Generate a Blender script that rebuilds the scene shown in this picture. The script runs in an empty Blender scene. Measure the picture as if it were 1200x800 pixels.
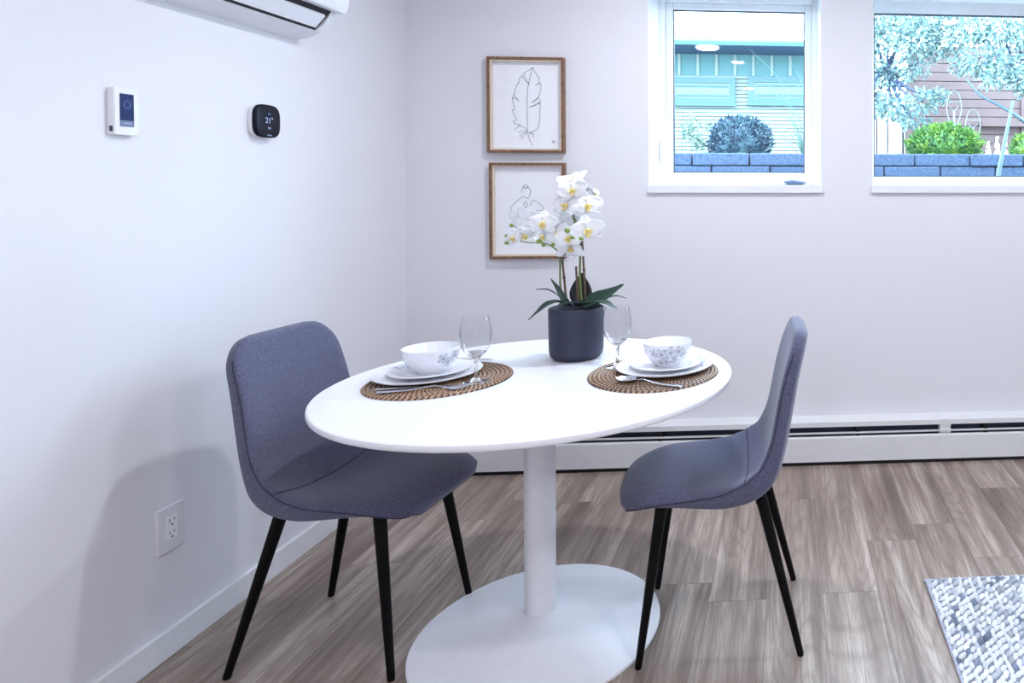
import bpy, math, random
from mathutils import Vector, Matrix, noise
PI = math.pi
S = bpy.context.scene
COL = S.collection
rnd = random.Random(7)

# ------------------------------------------------------------------ camera survey
F, PX, PY, H = 840.0, 987.698, 228.6, 1.30
RM = Matrix(((0.996862697, -0.000239004, 0.079149895),
             (-0.079144612, -0.014951265, 0.996751017),
             (0.000945163, -0.999888195, -0.014923275)))

def at(x, y, Y):
    """world point at depth Y along the back wall normal that was measured at photo pixel (x, y)"""
    d = RM @ Vector((x - PX, y - PY, F))
    return d * (Y / d.y) + Vector((0, 0, H))

def atz(x, y, z):
    d = RM @ Vector((x - PX, y - PY, F))
    return d * ((z - H) / d.z) + Vector((0, 0, H))

# ------------------------------------------------------------------ materials
def srgb(r, g, b):
    return tuple((c / 255 / 12.92 if c / 255 <= .04045 else ((c / 255 + .055) / 1.055) ** 2.4) for c in (r, g, b)) + (1,)

class NT:
    def __init__(s, name):
        s.m = bpy.data.materials.new(name); s.m.use_nodes = True
        s.t = s.m.node_tree; s.n = s.t.nodes; s.l = s.t.links
        s.b = s.n['Principled BSDF']; s.out = s.n['Material Output']
    def add(s, typ, **kw):
        n = s.n.new(typ)
        for k, v in kw.items(): setattr(n, k, v)
        return n
    def link(s, a, b): s.l.new(a, b)
    def put(s, sock, v):
        if isinstance(v, bpy.types.NodeSocket): s.l.new(v, sock)
        else: sock.default_value = v
    def math(s, op, a, b=None, c=None):
        n = s.add('ShaderNodeMath', operation=op); s.put(n.inputs[0], a)
        if b is not None: s.put(n.inputs[1], b)
        if c is not None: s.put(n.inputs[2], c)
        return n.outputs[0]
    def mix(s, f, a, b, blend='MIX'):
        n = s.add('ShaderNodeMix', data_type='RGBA', blend_type=blend)
        s.put(n.inputs[0], f); s.put(n.inputs[6], a); s.put(n.inputs[7], b)
        return n.outputs[2]
    def obj(s, scale=(1, 1, 1), loc=(0, 0, 0)):
        tc = s.add('ShaderNodeTexCoord'); mp = s.add('ShaderNodeMapping')
        mp.inputs['Scale'].default_value = scale; mp.inputs['Location'].default_value = loc
        s.link(tc.outputs['Object'], mp.inputs['Vector']); return mp.outputs[0]
    def noise(s, vec, scale, detail=4, rough=.5, w=None):
        n = s.add('ShaderNodeTexNoise'); n.inputs['Scale'].default_value = scale
        n.inputs['Detail'].default_value = detail; n.inputs['Roughness'].default_value = rough
        s.link(vec, n.inputs['Vector']); return n.outputs['Fac']
    def ramp(s, f, stops):
        n = s.add('ShaderNodeValToRGB'); e = n.color_ramp.elements
        while len(e) < len(stops): e.new(.5)
        for k, (p, c) in zip(e, stops): k.position = p; k.color = c
        s.put(n.inputs[0], f); return n.outputs[0]
    def bump(s, h, strength=.3, dist=.002):
        n = s.add('ShaderNodeBump'); n.inputs['Strength'].default_value = strength
        n.inputs['Distance'].default_value = dist; s.put(n.inputs['Height'], h)
        s.link(n.outputs[0], s.b.inputs['Normal'])
    def set(s, color=None, rough=None, metal=None, **kw):
        if color is not None: s.put(s.b.inputs['Base Color'], color)
        if rough is not None: s.put(s.b.inputs['Roughness'], rough)
        if metal is not None: s.b.inputs['Metallic'].default_value = metal
        for k, v in kw.items(): s.b.inputs[k.replace('_', ' ')].default_value = v
        return s.m

def plain(name, color, rough=.5, metal=0, var=.04, scale=30, **kw):
    t = NT(name); v = t.obj()
    n = t.noise(v, scale, 3)
    lo = tuple(c * (1 - var) for c in color[:3]) + (1,); hi = tuple(min(1, c * (1 + var)) for c in color[:3]) + (1,)
    t.set(t.mix(n, lo, hi), rough, metal, **kw); return t.m

M = {}
def wallmat(name, c):
    t = NT(name); v = t.obj()
    n = t.noise(v, 2.2, 3); f = t.noise(v, 420, 2)
    t.set(t.mix(n, tuple(x * .975 for x in c[:3]) + (1,), c), .72)
    t.bump(f, .18, .0012); return t.m
M['wall'] = wallmat('wall_paint', srgb(232, 231, 236))
M['ceiling'] = wallmat('ceiling_paint', srgb(240, 240, 240))
M['trim'] = plain('white_trim_paint', srgb(236, 238, 242), .35)
M['pvc'] = plain('white_window_vinyl', srgb(238, 242, 244), .3)
M['table'] = plain('white_lacquer', srgb(237, 237, 242), .3)
M['ac'] = plain('air_conditioner_plastic', srgb(232, 234, 240), .35)
M['plastic'] = plain('white_plastic', srgb(238, 238, 242), .35)
M['plate_plastic'] = plain('outlet_plastic', srgb(226, 224, 230), .4)
M['black'] = plain('black_metal', srgb(4, 4, 6), .5)
M['black'].node_tree.nodes['Principled BSDF'].inputs['Specular IOR Level'].default_value = .15
M['dark'] = plain('dark_recess', srgb(16, 17, 22), .7)
M['slot'] = plain('slot_dark', srgb(18, 20, 30), .6)
M['heater'] = plain('heater_enamel', srgb(228, 229, 230), .4)
M['fin'] = plain('heater_fin_metal', srgb(70, 80, 100), .4, .6)
M['steel'] = plain('cutlery_steel', srgb(225, 228, 235), .24, 1.0)
M['screen'] = plain('dark_blue_screen', srgb(20, 42, 96), .12)
M['screen_grey'] = plain('grey_screen_bar', srgb(110, 122, 150), .3)
M['screen_black'] = plain('glossy_black_face', srgb(4, 8, 30), .3)
M['screen_black'].node_tree.nodes['Principled BSDF'].inputs['Specular IOR Level'].default_value = .2
M['rubber'] = plain('seal_rubber', srgb(50, 60, 75), .5)
def emis(name, c, s):
    t = NT(name); t.set(c, .5); t.b.inputs['Emission Color'].default_value = c; t.b.inputs['Emission Strength'].default_value = s; return t.m
M['glyph'] = emis('display_glyph', srgb(170, 190, 225), .3)
M['glyph_dim'] = emis('display_glyph_dim', srgb(90, 120, 180), .2)
M['reflection_glow'] = emis('reflection_disc_glow', (1, 1, 1, 1), 6)  # glow of the added disc that imitates a reflection in the window pane

# fabric
t = NT('grey_blue_fabric'); v = t.obj()
w1 = t.noise(v, 330, 3, .75); w2 = t.noise(v, 9, 3)
c = t.mix(t.ramp(w1, [(.32, (0, 0, 0, 1)), (.68, (1, 1, 1, 1))]), srgb(46, 47, 71), srgb(114, 116, 145))
c = t.mix(t.math('MULTIPLY', w2, .3), c, srgb(64, 62, 80))
t.set(c, .92); t.b.inputs['Sheen Weight'].default_value = .25; t.bump(w1, .35, .0012); M['fabric'] = t.m
M['seam'] = plain('seam_thread', srgb(62, 60, 80), .95, var=.2, scale=300)

# floor: vinyl planks running towards the back wall
t = NT('vinyl_plank_floor'); tc = t.add('ShaderNodeTexCoord'); sp = t.add('ShaderNodeSeparateXYZ')
t.link(tc.outputs['Object'], sp.inputs[0]); X, Y = sp.outputs[0], sp.outputs[1]
row = t.math('DIVIDE', t.math('ADD', X, .062), .178); ri = t.math('FLOOR', row); rf = t.math('FRACT', row)
wn = t.add('ShaderNodeTexWhiteNoise', noise_dimensions='1D'); t.put(wn.inputs['W'], ri)
yy = t.math('DIVIDE', t.math('ADD', Y, t.math('MULTIPLY', wn.outputs['Value'], 1.22)), 1.22)
yi = t.math('FLOOR', yy); yf = t.math('FRACT', yy)
idv = t.math('ADD', t.math('MULTIPLY', ri, 7.31), t.math('MULTIPLY', yi, 3.17))
wn2 = t.add('ShaderNodeTexWhiteNoise', noise_dimensions='1D'); t.put(wn2.inputs['W'], idv)
pid = wn2.outputs['Value']
cb = t.add('ShaderNodeCombineXYZ')
t.put(cb.inputs[0], t.math('ADD', t.math('MULTIPLY', X, 1.0), t.math('MULTIPLY', pid, 37.0)))
t.put(cb.inputs[1], t.math('MULTIPLY', Y, .05)); t.put(cb.inputs[2], t.math('MULTIPLY', pid, 11.0))
g1 = t.noise(cb.outputs[0], 17, 6, .66)
cb3 = t.add('ShaderNodeCombineXYZ')
t.put(cb3.inputs[0], t.math('ADD', X, t.math('MULTIPLY', pid, 13.0))); t.put(cb3.inputs[1], t.math('MULTIPLY', Y, .03)); t.put(cb3.inputs[2], pid)
g2 = t.noise(cb3.outputs[0], 190, 4, .75)
# cathedral grain: distorted rings
cb2 = t.add('ShaderNodeCombineXYZ')
t.put(cb2.inputs[0], t.math('ADD', X, t.math('MULTIPLY', pid, 5.0))); t.put(cb2.inputs[1], t.math('MULTIPLY', Y, .11)); t.put(cb2.inputs[2], t.math('MULTIPLY', pid, 9.0))
n3 = t.noise(cb2.outputs[0], 9, 1, .3)
rings = t.math('ABSOLUTE', t.math('SUBTRACT', t.math('FRACT', t.math('MULTIPLY', n3, 14)), .5))
col = t.ramp(g1, [(.34, srgb(100, 84, 75)), (.45, srgb(148, 130, 119)), (.54, srgb(180, 163, 150)), (.66, srgb(216, 202, 190))])
col = t.mix(t.math('MULTIPLY', t.ramp(rings, [(0, (1, 1, 1, 1)), (.24, (0, 0, 0, 1))]), .38), col, srgb(96, 78, 68))
col = t.mix(t.math('MULTIPLY', t.ramp(g2, [(.38, (1, 1, 1, 1)), (.56, (0, 0, 0, 1))]), .55), col, srgb(98, 82, 72))
col = t.mix(.25, col, t.ramp(pid, [(0, srgb(120, 104, 94)), (.5, srgb(158, 141, 130)), (1, srgb(196, 180, 168))]), 'MIX')
def edge(fr, w):
    a = t.math('LESS_THAN', fr, w); b = t.math('GREATER_THAN', fr, 1 - w); return t.math('MAXIMUM', a, b)
seam = t.math('MAXIMUM', edge(rf, .006), edge(yf, .0012))
col = t.mix(t.math('MULTIPLY', seam, .55), col, srgb(78, 66, 64))
t.set(col, t.math('ADD', .27, t.math('MULTIPLY', g2, .18))); t.bump(t.math('SUBTRACT', g2, t.math('MULTIPLY', seam, 2)), .12, .001)
M['floor'] = t.m

# picture frame wood
t = NT('walnut_frame_wood'); v = t.obj((1, 1, 1)); n = t.noise(v, 60, 4, .6)
t.set(t.ramp(n, [(.3, srgb(92, 62, 42)), (.7, srgb(150, 112, 82))]), .45); M['walnut'] = t.m
M['lip'] = plain('pale_frame_lip', srgb(222, 206, 190), .5)
M['paper'] = plain('art_paper', srgb(246, 247, 252), .8)
M['ink'] = plain('ink_line', srgb(48, 48, 56), .8)

# window glass / picture glass: clear with a fresnel reflection
def clear(name, ior=1.45, tint=(1, 1, 1, 1), edge_=.55):
    t = NT(name); t.n.remove(t.b)
    tr = t.add('ShaderNodeBsdfTransparent'); tr.inputs[0].default_value = tint
    gl = t.add('ShaderNodeBsdfGlossy'); gl.inputs['Roughness'].default_value = .02
    lw = t.add('ShaderNodeLayerWeight'); lw.inputs[0].default_value = .5
    fc = t.math('ADD', ((ior - 1) / (ior + 1)) ** 2, t.math('MULTIPLY', t.math('POWER', lw.outputs['Facing'], 4.0), edge_))
    mx = t.add('ShaderNodeMixShader'); t.link(fc, mx.inputs[0]); t.link(tr.outputs[0], mx.inputs[1]); t.link(gl.outputs[0], mx.inputs[2])
    t.link(mx.outputs[0], t.out.inputs['Surface']); return t.m
M['pane'] = clear('window_glass', 1.3, (.97, 1, 1, 1))
M['bowlglass'] = clear('thin_bowl_glass', 1.42, (.975, .98, .99, 1), .85)
M['picglass'] = clear('picture_glass', 1.18)
t = NT('drinking_glass'); t.set((1, 1, 1, 1), .0); t.b.inputs['Transmission Weight'].default_value = 1; t.b.inputs['IOR'].default_value = 1.45; M['glass'] = t.m

# placemat: coiled rattan with dark binding
t = NT('woven_rattan'); tc = t.add('ShaderNodeTexCoord'); sp = t.add('ShaderNodeSeparateXYZ'); t.link(tc.outputs['Object'], sp.inputs[0])
x, y = sp.outputs[0], sp.outputs[1]
ang = t.math('ARCTAN2', y, x); rr = None
rn_ = t.math('MULTIPLY', t.math('SQRT', t.math('ADD', t.math('POWER', t.math('DIVIDE', x, .201), 2), t.math('POWER', t.math('DIVIDE', y, .187), 2))), 16)
ringf = t.math('FRACT', rn_); ringi = t.math('FLOOR', rn_)
wr = t.add('ShaderNodeTexWhiteNoise', noise_dimensions='1D'); t.put(wr.inputs['W'], ringi)
ph = t.math('ADD', t.math('MULTIPLY', ang, 80 / (2 * PI)), t.math('ADD', t.math('MULTIPLY', ringf, .75), t.math('ADD', t.math('MULTIPLY', ringi, .6), t.math('MULTIPLY', wr.outputs['Value'], .3))))
st = t.math('FRACT', ph)
dk = t.math('MAXIMUM', t.math('GREATER_THAN', st, .60), t.math('GREATER_THAN', t.math('ABSOLUTE', t.math('SUBTRACT', ringf, .5)), .42))
nz = t.noise(tc.outputs['Object'], 160, 2)
tan = t.ramp(nz, [(.3, srgb(140, 108, 82)), (.7, srgb(206, 170, 138))])
t.set(t.mix(dk, tan, srgb(44, 28, 26)), .6); t.bump(t.math('SUBTRACT', 1, dk), .6, .002); M['rattan'] = t.m

# white ceramic with grey printed blossoms; flowers = [(u, v, radius, turn)]
def ceramic(name, mode, flowers, R=.07):
    t = NT(name); tc = t.add('ShaderNodeTexCoord'); sp = t.add('ShaderNodeSeparateXYZ'); t.link(tc.outputs['Object'], sp.inputs[0])
    x, y, z = sp.outputs
    if mode == 'bowl':
        u = t.math('MULTIPLY', t.math('ARCTAN2', x, t.math('MULTIPLY', y, -1)), R); v = z
    else: u, v = x, y
    mask = None; nz = t.noise(tc.outputs['Object'], 90, 3)
    for (cu, cv, r, turn) in flowers:
        du = t.math('SUBTRACT', u, cu); dv = t.math('SUBTRACT', v, cv)
        d = t.math('SQRT', t.math('ADD', t.math('MULTIPLY', du, du), t.math('MULTIPLY', dv, dv)))
        a = t.math('ADD', t.math('ARCTAN2', dv, du), turn)
        pr = t.math('MULTIPLY', t.math('ADD', .5, t.math('MULTIPLY', t.math('ABSOLUTE', t.math('COSINE', t.math('MULTIPLY', a, 2.5))), .5)), r)
        q = t.math('DIVIDE', d, pr)
        inside = t.math('LESS_THAN', q, 1)
        val = t.math('MULTIPLY', inside, t.math('ADD', .35, t.math('ADD', t.math('MULTIPLY', t.math('GREATER_THAN', q, .86), .35), t.math('MULTIPLY', t.math('LESS_THAN', q, .28), .5))))
        mask = val if mask is None else t.math('MAXIMUM', mask, val)
    c = srgb(236, 237, 243)
    if mask is not None:
        c = t.mix(t.math('MULTIPLY', mask, t.math('ADD', .6, nz)), c, srgb(128, 134, 156))
    t.set(c, .16); t.b.inputs['Coat Weight'].default_value = .3; return t.m
M['bowl_a'] = ceramic('bowl_glaze_left', 'bowl', [(.062, .045, .016, .2), (.080, .032, .015, 1), (.098, .048, .017, .5), (-.07, .05, .015, 0), (-.09, .036, .015, .8)])
M['bowl_b'] = ceramic('bowl_glaze_right', 'bowl', [(-.034, .046, .014, 0), (-.008, .044, .020, .4), (.020, .048, .021, 1), (.006, .022, .015, .3), (.046, .05, .018, .7), (.034, .026, .014, .1), (-.016, .018, .012, .1), (.064, .04, .014, 0)])
M['plate_a'] = ceramic('plate_glaze_left', 'flat', [(-.075, .05, .03, 0), (-.1, .012, .022, .6), (-.05, .085, .022, .3)])
M['plate_b'] = ceramic('plate_glaze_right', 'flat', [(.105, .02, .02, 0), (.098, .055, .022, .6), (.112, -.015, .018, .3)])

M['pot'] = plain('slate_blue_pot', srgb(42, 46, 68), .55, var=.4, scale=14)
M['soil'] = plain('dark_potting_soil', srgb(22, 18, 16), .95, var=.5, scale=120)
M['leaf'] = plain('orchid_leaf', srgb(38, 66, 56), .32, var=.25, scale=22)
M['leafdark'] = plain('orchid_leaf_underside', srgb(26, 24, 30), .5)
M['stem'] = plain('green_stem', srgb(112, 124, 62), .5, var=.2)
M['stake'] = plain('brown_stake', srgb(92, 72, 60), .6, var=.3, scale=60)
M['bud'] = plain('green_bud', srgb(120, 150, 60), .4, var=.2)
t = NT('orchid_petal'); v = t.obj(); n = t.noise(v, 40, 2)
t.set(t.mix(n, srgb(240, 242, 250), srgb(254, 254, 255)), .5); t.b.inputs['Subsurface Weight'].default_value = .15; t.b.inputs['Subsurface Radius'].default_value = (.01, .01, .01); M['petal'] = t.m
M['liporchid'] = plain('orchid_lip_yellow', srgb(246, 222, 150), .5, var=.2, scale=150)

# rug: colour per knot stored on the mesh
t = NT('chunky_wool'); a = t.add('ShaderNodeAttribute', attribute_name='knot'); v = t.obj()
n = t.noise(v, 380, 3); t.set(t.mix(t.math('MULTIPLY', n, .25), a.outputs['Color'], srgb(150, 160, 180)), .9); t.bump(n, .4, .002); M['wool'] = t.m

# outdoors
def stone(name, lo, hi):
    t = NT(name); v = t.obj(); n = t.noise(v, 60, 6, .75); t.set(t.ramp(n, [(.3, lo), (.7, hi)]), .9); t.bump(n, .5, .01); return t.m
M['block'] = stone('garden_block_stone', srgb(30, 44, 67), srgb(81, 98, 123))
M['soilout'] = stone('garden_ground', srgb(70, 75, 70), srgb(110, 115, 109))
M['siding'] = plain('neighbour_siding', srgb(119, 131, 127), .7)
M['siding_up'] = plain('neighbour_board_siding', srgb(72, 109, 110), .7)
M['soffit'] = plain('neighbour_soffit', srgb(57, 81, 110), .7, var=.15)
M['gutter'] = plain('neighbour_gutter', srgb(68, 101, 119), .6)
M['nwin'] = plain('neighbour_window_trim', srgb(57, 91, 93), .5)
M['nglass'] = plain('neighbour_window_glass', srgb(78, 104, 98), .2)
def leafy(name, cols, rough=.6):
    t = NT(name); v = t.obj(); n = t.noise(v, 14, 3, .6)
    k = len(cols) - 1
    t.set(t.ramp(n, [(.3 + .4 * i / k, c) for i, c in enumerate(cols)]), rough); return t.m
M['darkbush'] = leafy('dark_bush_leaf', [srgb(18, 39, 60), srgb(36, 65, 83), srgb(86, 119, 123)])
M['limebush'] = leafy('lime_bush_leaf', [srgb(22, 64, 39), srgb(62, 110, 38), srgb(127, 151, 46)])
M['treeleaf'] = leafy('pale_tree_leaf', [srgb(75, 110, 119), srgb(110, 136, 133), srgb(156, 169, 156)])
M['palegrass'] = leafy('pale_grass_blade', [srgb(65, 98, 88), srgb(110, 127, 110)])
M['bark'] = plain('blue_grey_bark', srgb(57, 68, 94), .8, var=.3)
M['fence'] = plain('brown_fence_board', srgb(96, 77, 75), .8, var=.2, scale=6)
M['palefence'] = plain('pale_fence_board', srgb(180, 168, 160), .8)
M['wire'] = plain('pale_metal_wire', srgb(120, 128, 132), .4, .3)
M['pole'] = plain('pale_pole', srgb(74, 92, 104), .5)

# ------------------------------------------------------------------ mesh helpers
class MB:
    def __init__(s): s.v = []; s.f = []
    def add(s, vs, fs, mtx=None):
        o = len(s.v)
        for p in vs:
            p = Vector(p); s.v.append(tuple(mtx @ p if mtx else p))
        s.f += [tuple(i + o for i in f) for f in fs]; return s
    def box(s, x0, x1, y0, y1, z0, z1, mtx=None):
        vs = [(x, y, z) for x in (x0, x1) for y in (y0, y1) for z in (z0, z1)]
        return s.add(vs, [(0, 1, 3, 2), (4, 6, 7, 5), (0, 4, 5, 1), (2, 3, 7, 6), (0, 2, 6, 4), (1, 5, 7, 3)], mtx)
    def lathe(s, prof, n=64, mtx=None, sx=1, sy=1):
        vs = []; fs = []; rings = []
        for r, z in prof:
            if r < 1e-6: rings.append([len(vs)]); vs.append((0, 0, z))
            else:
                rings.append(list(range(len(vs), len(vs) + n)))
                vs += [(r * sx * math.cos(2 * PI * i / n), r * sy * math.sin(2 * PI * i / n), z) for i in range(n)]
        for a, b in zip(rings, rings[1:]):
            for i in range(n):
                j = (i + 1) % n
                if len(a) == 1 and len(b) == 1: continue
                if len(a) == 1: fs.append((a[0], b[j], b[i]))
                elif len(b) == 1: fs.append((a[i], a[j], b[0]))
                else: fs.append((a[i], a[j], b[j], b[i]))
        return s.add(vs, fs, mtx)
    def tube(s, pts, rad, n=10, cap=True, flat=1.0):
        pts = [Vector(p) for p in pts]; k = len(pts)
        rad = rad if isinstance(rad, (list, tuple)) else [rad] * k
        vs = []; fs = []; up = None
        for i, p in enumerate(pts):
            d = (pts[min(i + 1, k - 1)] - pts[max(i - 1, 0)]).normalized()
            if up is None: up = Vector((0, 0, 1)) if abs(d.z) < .9 else Vector((1, 0, 0))
            sd = d.cross(up).normalized(); up2 = sd.cross(d).normalized(); up = up2
            for j in range(n):
                a = 2 * PI * j / n
                vs.append(p + (sd * math.cos(a) + up2 * math.sin(a) * flat) * rad[i])
        for i in range(k - 1):
            for j in range(n):
                q = (j + 1) % n; fs.append((i * n + j, i * n + q, (i + 1) * n + q, (i + 1) * n + j))
        if cap: fs.append(tuple(range(n))[::-1]); fs.append(tuple(range((k - 1) * n, k * n)))
        return s.add(vs, fs)
    def prism(s, poly, a0, a1, f):
        """poly of 2-D points extruded from a0 to a1; f(p, a) -> 3-D point"""
        n = len(poly); vs = [f(p, a0) for p in poly] + [f(p, a1) for p in poly]
        fs = [tuple(range(n)), tuple(range(2 * n - 1, n - 1, -1))] + [(i, i + n, (i + 1) % n + n, (i + 1) % n) for i in range(n)]
        return s.add(vs, fs)
    def ball(s, c, r, nu=8, nv=6, mtx=None):
        r = r if hasattr(r, '__len__') else (r, r, r)
        prof = [(math.sin(PI * i / nv), -math.cos(PI * i / nv)) for i in range(nv + 1)]
        m = Matrix.Translation(c) @ (mtx or Matrix()) @ Matrix.Diagonal((r[0], r[1], r[2], 1))
        return s.lathe([(max(a, 0) if a > 1e-5 else 0, b) for a, b in prof], nu, m)
    def build(s, name, mat, parent=None, smooth=40, bevel=0, seg=2, loc=None, subsurf=0, solid=0):
        me = bpy.data.meshes.new(name); base = Vector(loc) if loc else Vector((0, 0, 0))
        me.from_pydata([tuple(Vector(p) - base) for p in s.v], [], s.f)
        import bmesh
        bm = bmesh.new(); bm.from_mesh(me); bmesh.ops.recalc_face_normals(bm, faces=bm.faces); bm.to_mesh(me); bm.free()
        me.materials.append(mat)
        o = bpy.data.objects.new(name, me); COL.objects.link(o); o.location = base
        if parent is not None: o.parent = parent
        if solid:
            m = o.modifiers.new('thickness', 'SOLIDIFY'); m.thickness = solid; m.offset = 0
        if bevel:
            m = o.modifiers.new('bevel', 'BEVEL'); m.width = bevel; m.segments = seg; m.limit_method = 'ANGLE'; m.angle_limit = math.radians(30)
        if subsurf:
            m = o.modifiers.new('smooth', 'SUBSURF'); m.levels = subsurf; m.render_levels = subsurf
        if smooth:
            me.shade_smooth()
            if smooth < 180 and not subsurf: me.set_sharp_from_angle(angle=math.radians(smooth))
        return o

def thing(name, label, cat, loc=(0, 0, 0), rz=0, group=None):
    o = bpy.data.objects.new(name, None); COL.objects.link(o); o.location = loc; o.rotation_euler = (0, 0, rz)
    o.empty_display_size = .05
    return tag(o, label, cat, group)
def tag(o, label, cat, group=None, kind=None):
    o['label'] = label; o['category'] = cat
    if group: o['group'] = group
    if kind: o['kind'] = kind
    return o
def struct(o, label=None, cat=None):
    o['kind'] = 'structure'
    if label: o['label'] = label
    if cat: o['category'] = cat
    return o
def text(name, body, size, mat, parent, mtx, extrude=.0003):
    cu = bpy.data.curves.new(name + '_c', 'FONT'); cu.body = body; cu.size = size; cu.extrude = extrude
    cu.align_x = 'CENTER'; cu.align_y = 'CENTER'
    tmp = bpy.data.objects.new('tmp', cu); COL.objects.link(tmp)
    bpy.context.view_layer.update()
    me = bpy.data.meshes.new_from_object(tmp.evaluated_get(bpy.context.evaluated_depsgraph_get()))
    bpy.data.objects.remove(tmp); me.name = name; me.materials.clear(); me.materials.append(mat)
    me.transform(mtx)
    o = bpy.data.objects.new(name, me); COL.objects.link(o); o.parent = parent; return o

def bez(pts, n=24):
    """Catmull-Rom through points"""
    P = [Vector(p) for p in pts]; P = [P[0] * 2 - P[1]] + P + [P[-1] * 2 - P[-2]]
    out = []; segs = len(P) - 3
    for s_ in range(segs):
        k = max(2, n // segs)
        for i in range(k):
            u = i / k; a, b, c, d = P[s_:s_ + 4]
            out.append(.5 * ((2 * b) + (c - a) * u + (2 * a - 5 * b + 4 * c - d) * u * u + (3 * b - 3 * c + d - a) * u ** 3))
    out.append(P[-2]); return out

# ------------------------------------------------------------------ the room
XL, XR, YB, YF, ZC = -1.70, 3.1, 3.36, -2.3, 2.45
WT = .36
ZS, ZT = 1.296, 2.242           # window openings
W1 = (-.632, .165); W2 = (.405, 2.3)
struct(MB().box(XL - .1, XR + .1, YF - .1, YB + .1, -.12, 0).build('floor', M['floor'], smooth=0), 'grey-brown wood-look plank floor of the dining corner', 'floor')
struct(MB().box(XL - .1, XR + .1, YF - .1, YB + WT, ZC, ZC + .12).build('ceiling', M['ceiling'], smooth=0), 'white painted ceiling above the dining corner', 'ceiling')
struct(MB().box(XL - .12, XL, YF - .1, YB + .1, 0, ZC).build('wall_left', M['wall'], smooth=0), 'pale painted left wall with the two thermostats', 'wall')
struct(MB().box(XR, XR + .12, YF - .1, YB + .1, 0, ZC).build('wall_right', M['wall'], smooth=0), 'pale painted wall closing the room on the right', 'wall')
struct(MB().box(XL - .1, XR + .1, YF - .12, YF, 0, ZC).build('wall_front', M['wall'], smooth=0), 'pale painted wall behind the camera', 'wall')
b = MB()
xs = [XL - .1, W1[0], W1[1], W2[0], W2[1], XR + .1]
for i in range(5):
    if i in (1, 3):
        b.box(xs[i], xs[i + 1], YB, YB + WT, -.1, ZS - .034); b.box(xs[i], xs[i + 1], YB, YB + WT, ZT, ZC)
    else: b.box(xs[i], xs[i + 1], YB, YB + WT, -.1, ZC)
struct(b.build('wall_back', M['wall'], smooth=0), 'pale painted back wall with two high windows', 'wall')
struct(MB().box(XL, XL + .014, YF, YB - .07, 0, .078).build('baseboard_left', M['trim'], smooth=30, bevel=.003), 'white baseboard along the left wall', 'baseboard')

# ---- windows
YG = YB + .30      # window unit plane
def window(n, x0, x1, sash, label):
    w = bpy.data.objects.new('window_%d' % n, None); COL.objects.link(w); w.location = (0, 0, 0); w['kind'] = 'structure'; w['label'] = label; w['category'] = 'window'
    # sill board
    MB().box(x0 - .004, x1 + .008, YB - .016, YG - .002, ZS - .036, ZS).build('sill', M['trim'], w, 30, .002)
    # reveal linings
    lb = MB(); lb.box(x0, x0 + .004, YB - .001, YG, ZS, ZT); lb.box(x1 - .004, x1, YB - .001, YG, ZS, ZT); lb.box(x0, x1, YB - .001, YG, ZT - .004, ZT)
    lb.build('reveal_lining', M['pvc'], w, 0)
    def ring(a0, a1, c0, c1, wd, y0, y1, nm, bv=.004, mt='pvc'):
        r = MB(); r.box(a0, a0 + wd, y0, y1, c0, c1); r.box(a1 - wd, a1, y0, y1, c0, c1)
        r.box(a0 + wd, a1 - wd, y0, y1, c0, c0 + wd); r.box(a0 + wd, a1 - wd, y0, y1, c1 - wd, c1)
        return r.build(nm, M[mt], w, 30, bv)
    if sash:
        ring(x0, x1, ZS, ZT, .034, YG - .03, YG + .05, 'frame')
        ring(x0 + .034, x1 - .034, ZS + .026, ZT - .034, .036, YG - .012, YG + .03, 'sash')
        ring(x0 + .069, x1 - .069, ZS + .061, ZT - .069, .006, YG - .006, YG + .012, 'seal', 0, 'rubber')
        MB().box(x0 + .066, x1 - .066, YG + .008, YG + .012, ZS + .058, ZT - .066).build('glass_pane', M['pane'], w, 0)
        c = MB(); c.box(.0, .085, YG - .046, YG - .03, ZS + .004, ZS + .016)
        c.tube([(-.01, YG - .05, ZS + .018), (.03, YG - .056, ZS + .022), (.1, YG - .054, ZS + .012)], [.006, .006, .005], 8)
        c.build('crank_handle', M['screen_grey'], w, 30)
        l = MB(); l.box(x0 + .012, x0 + .024, YG - .044, YG - .028, 1.40, 1.52); l.tube([(x0 + .018, YG - .046, 1.5), (x0 + .02, YG - .062, 1.46), (x0 + .018, YG - .058, 1.41)], [.005, .005, .004], 8)
        l.build('latch', M['pvc'], w, 30)
    else:
        ring(x0, x1, ZS, ZT, .044, YG - .01, YG + .05, 'frame')
        ring(x0 + .043, x1 - .043, ZS + .043, ZT - .0655, .006, YG - .004, YG + .014, 'seal', 0, 'rubber')
        MB().box(x0 + .03, x1 - .03, YG - .012, YG + .045, ZT - .066, ZT - .04).build('head_stop', M['pvc'], w, 30)
        MB().box(x0 + .04, x1 - .04, YG + .008, YG + .012, ZS + .04, ZT - .04).build('glass_pane', M['pane'], w, 0)
window(1, W1[0], W1[1], True, 'square casement window nearer the room corner, white frame')
window(2, W2[0], W2[1], False, 'wide fixed window at the right with tree view')

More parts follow.
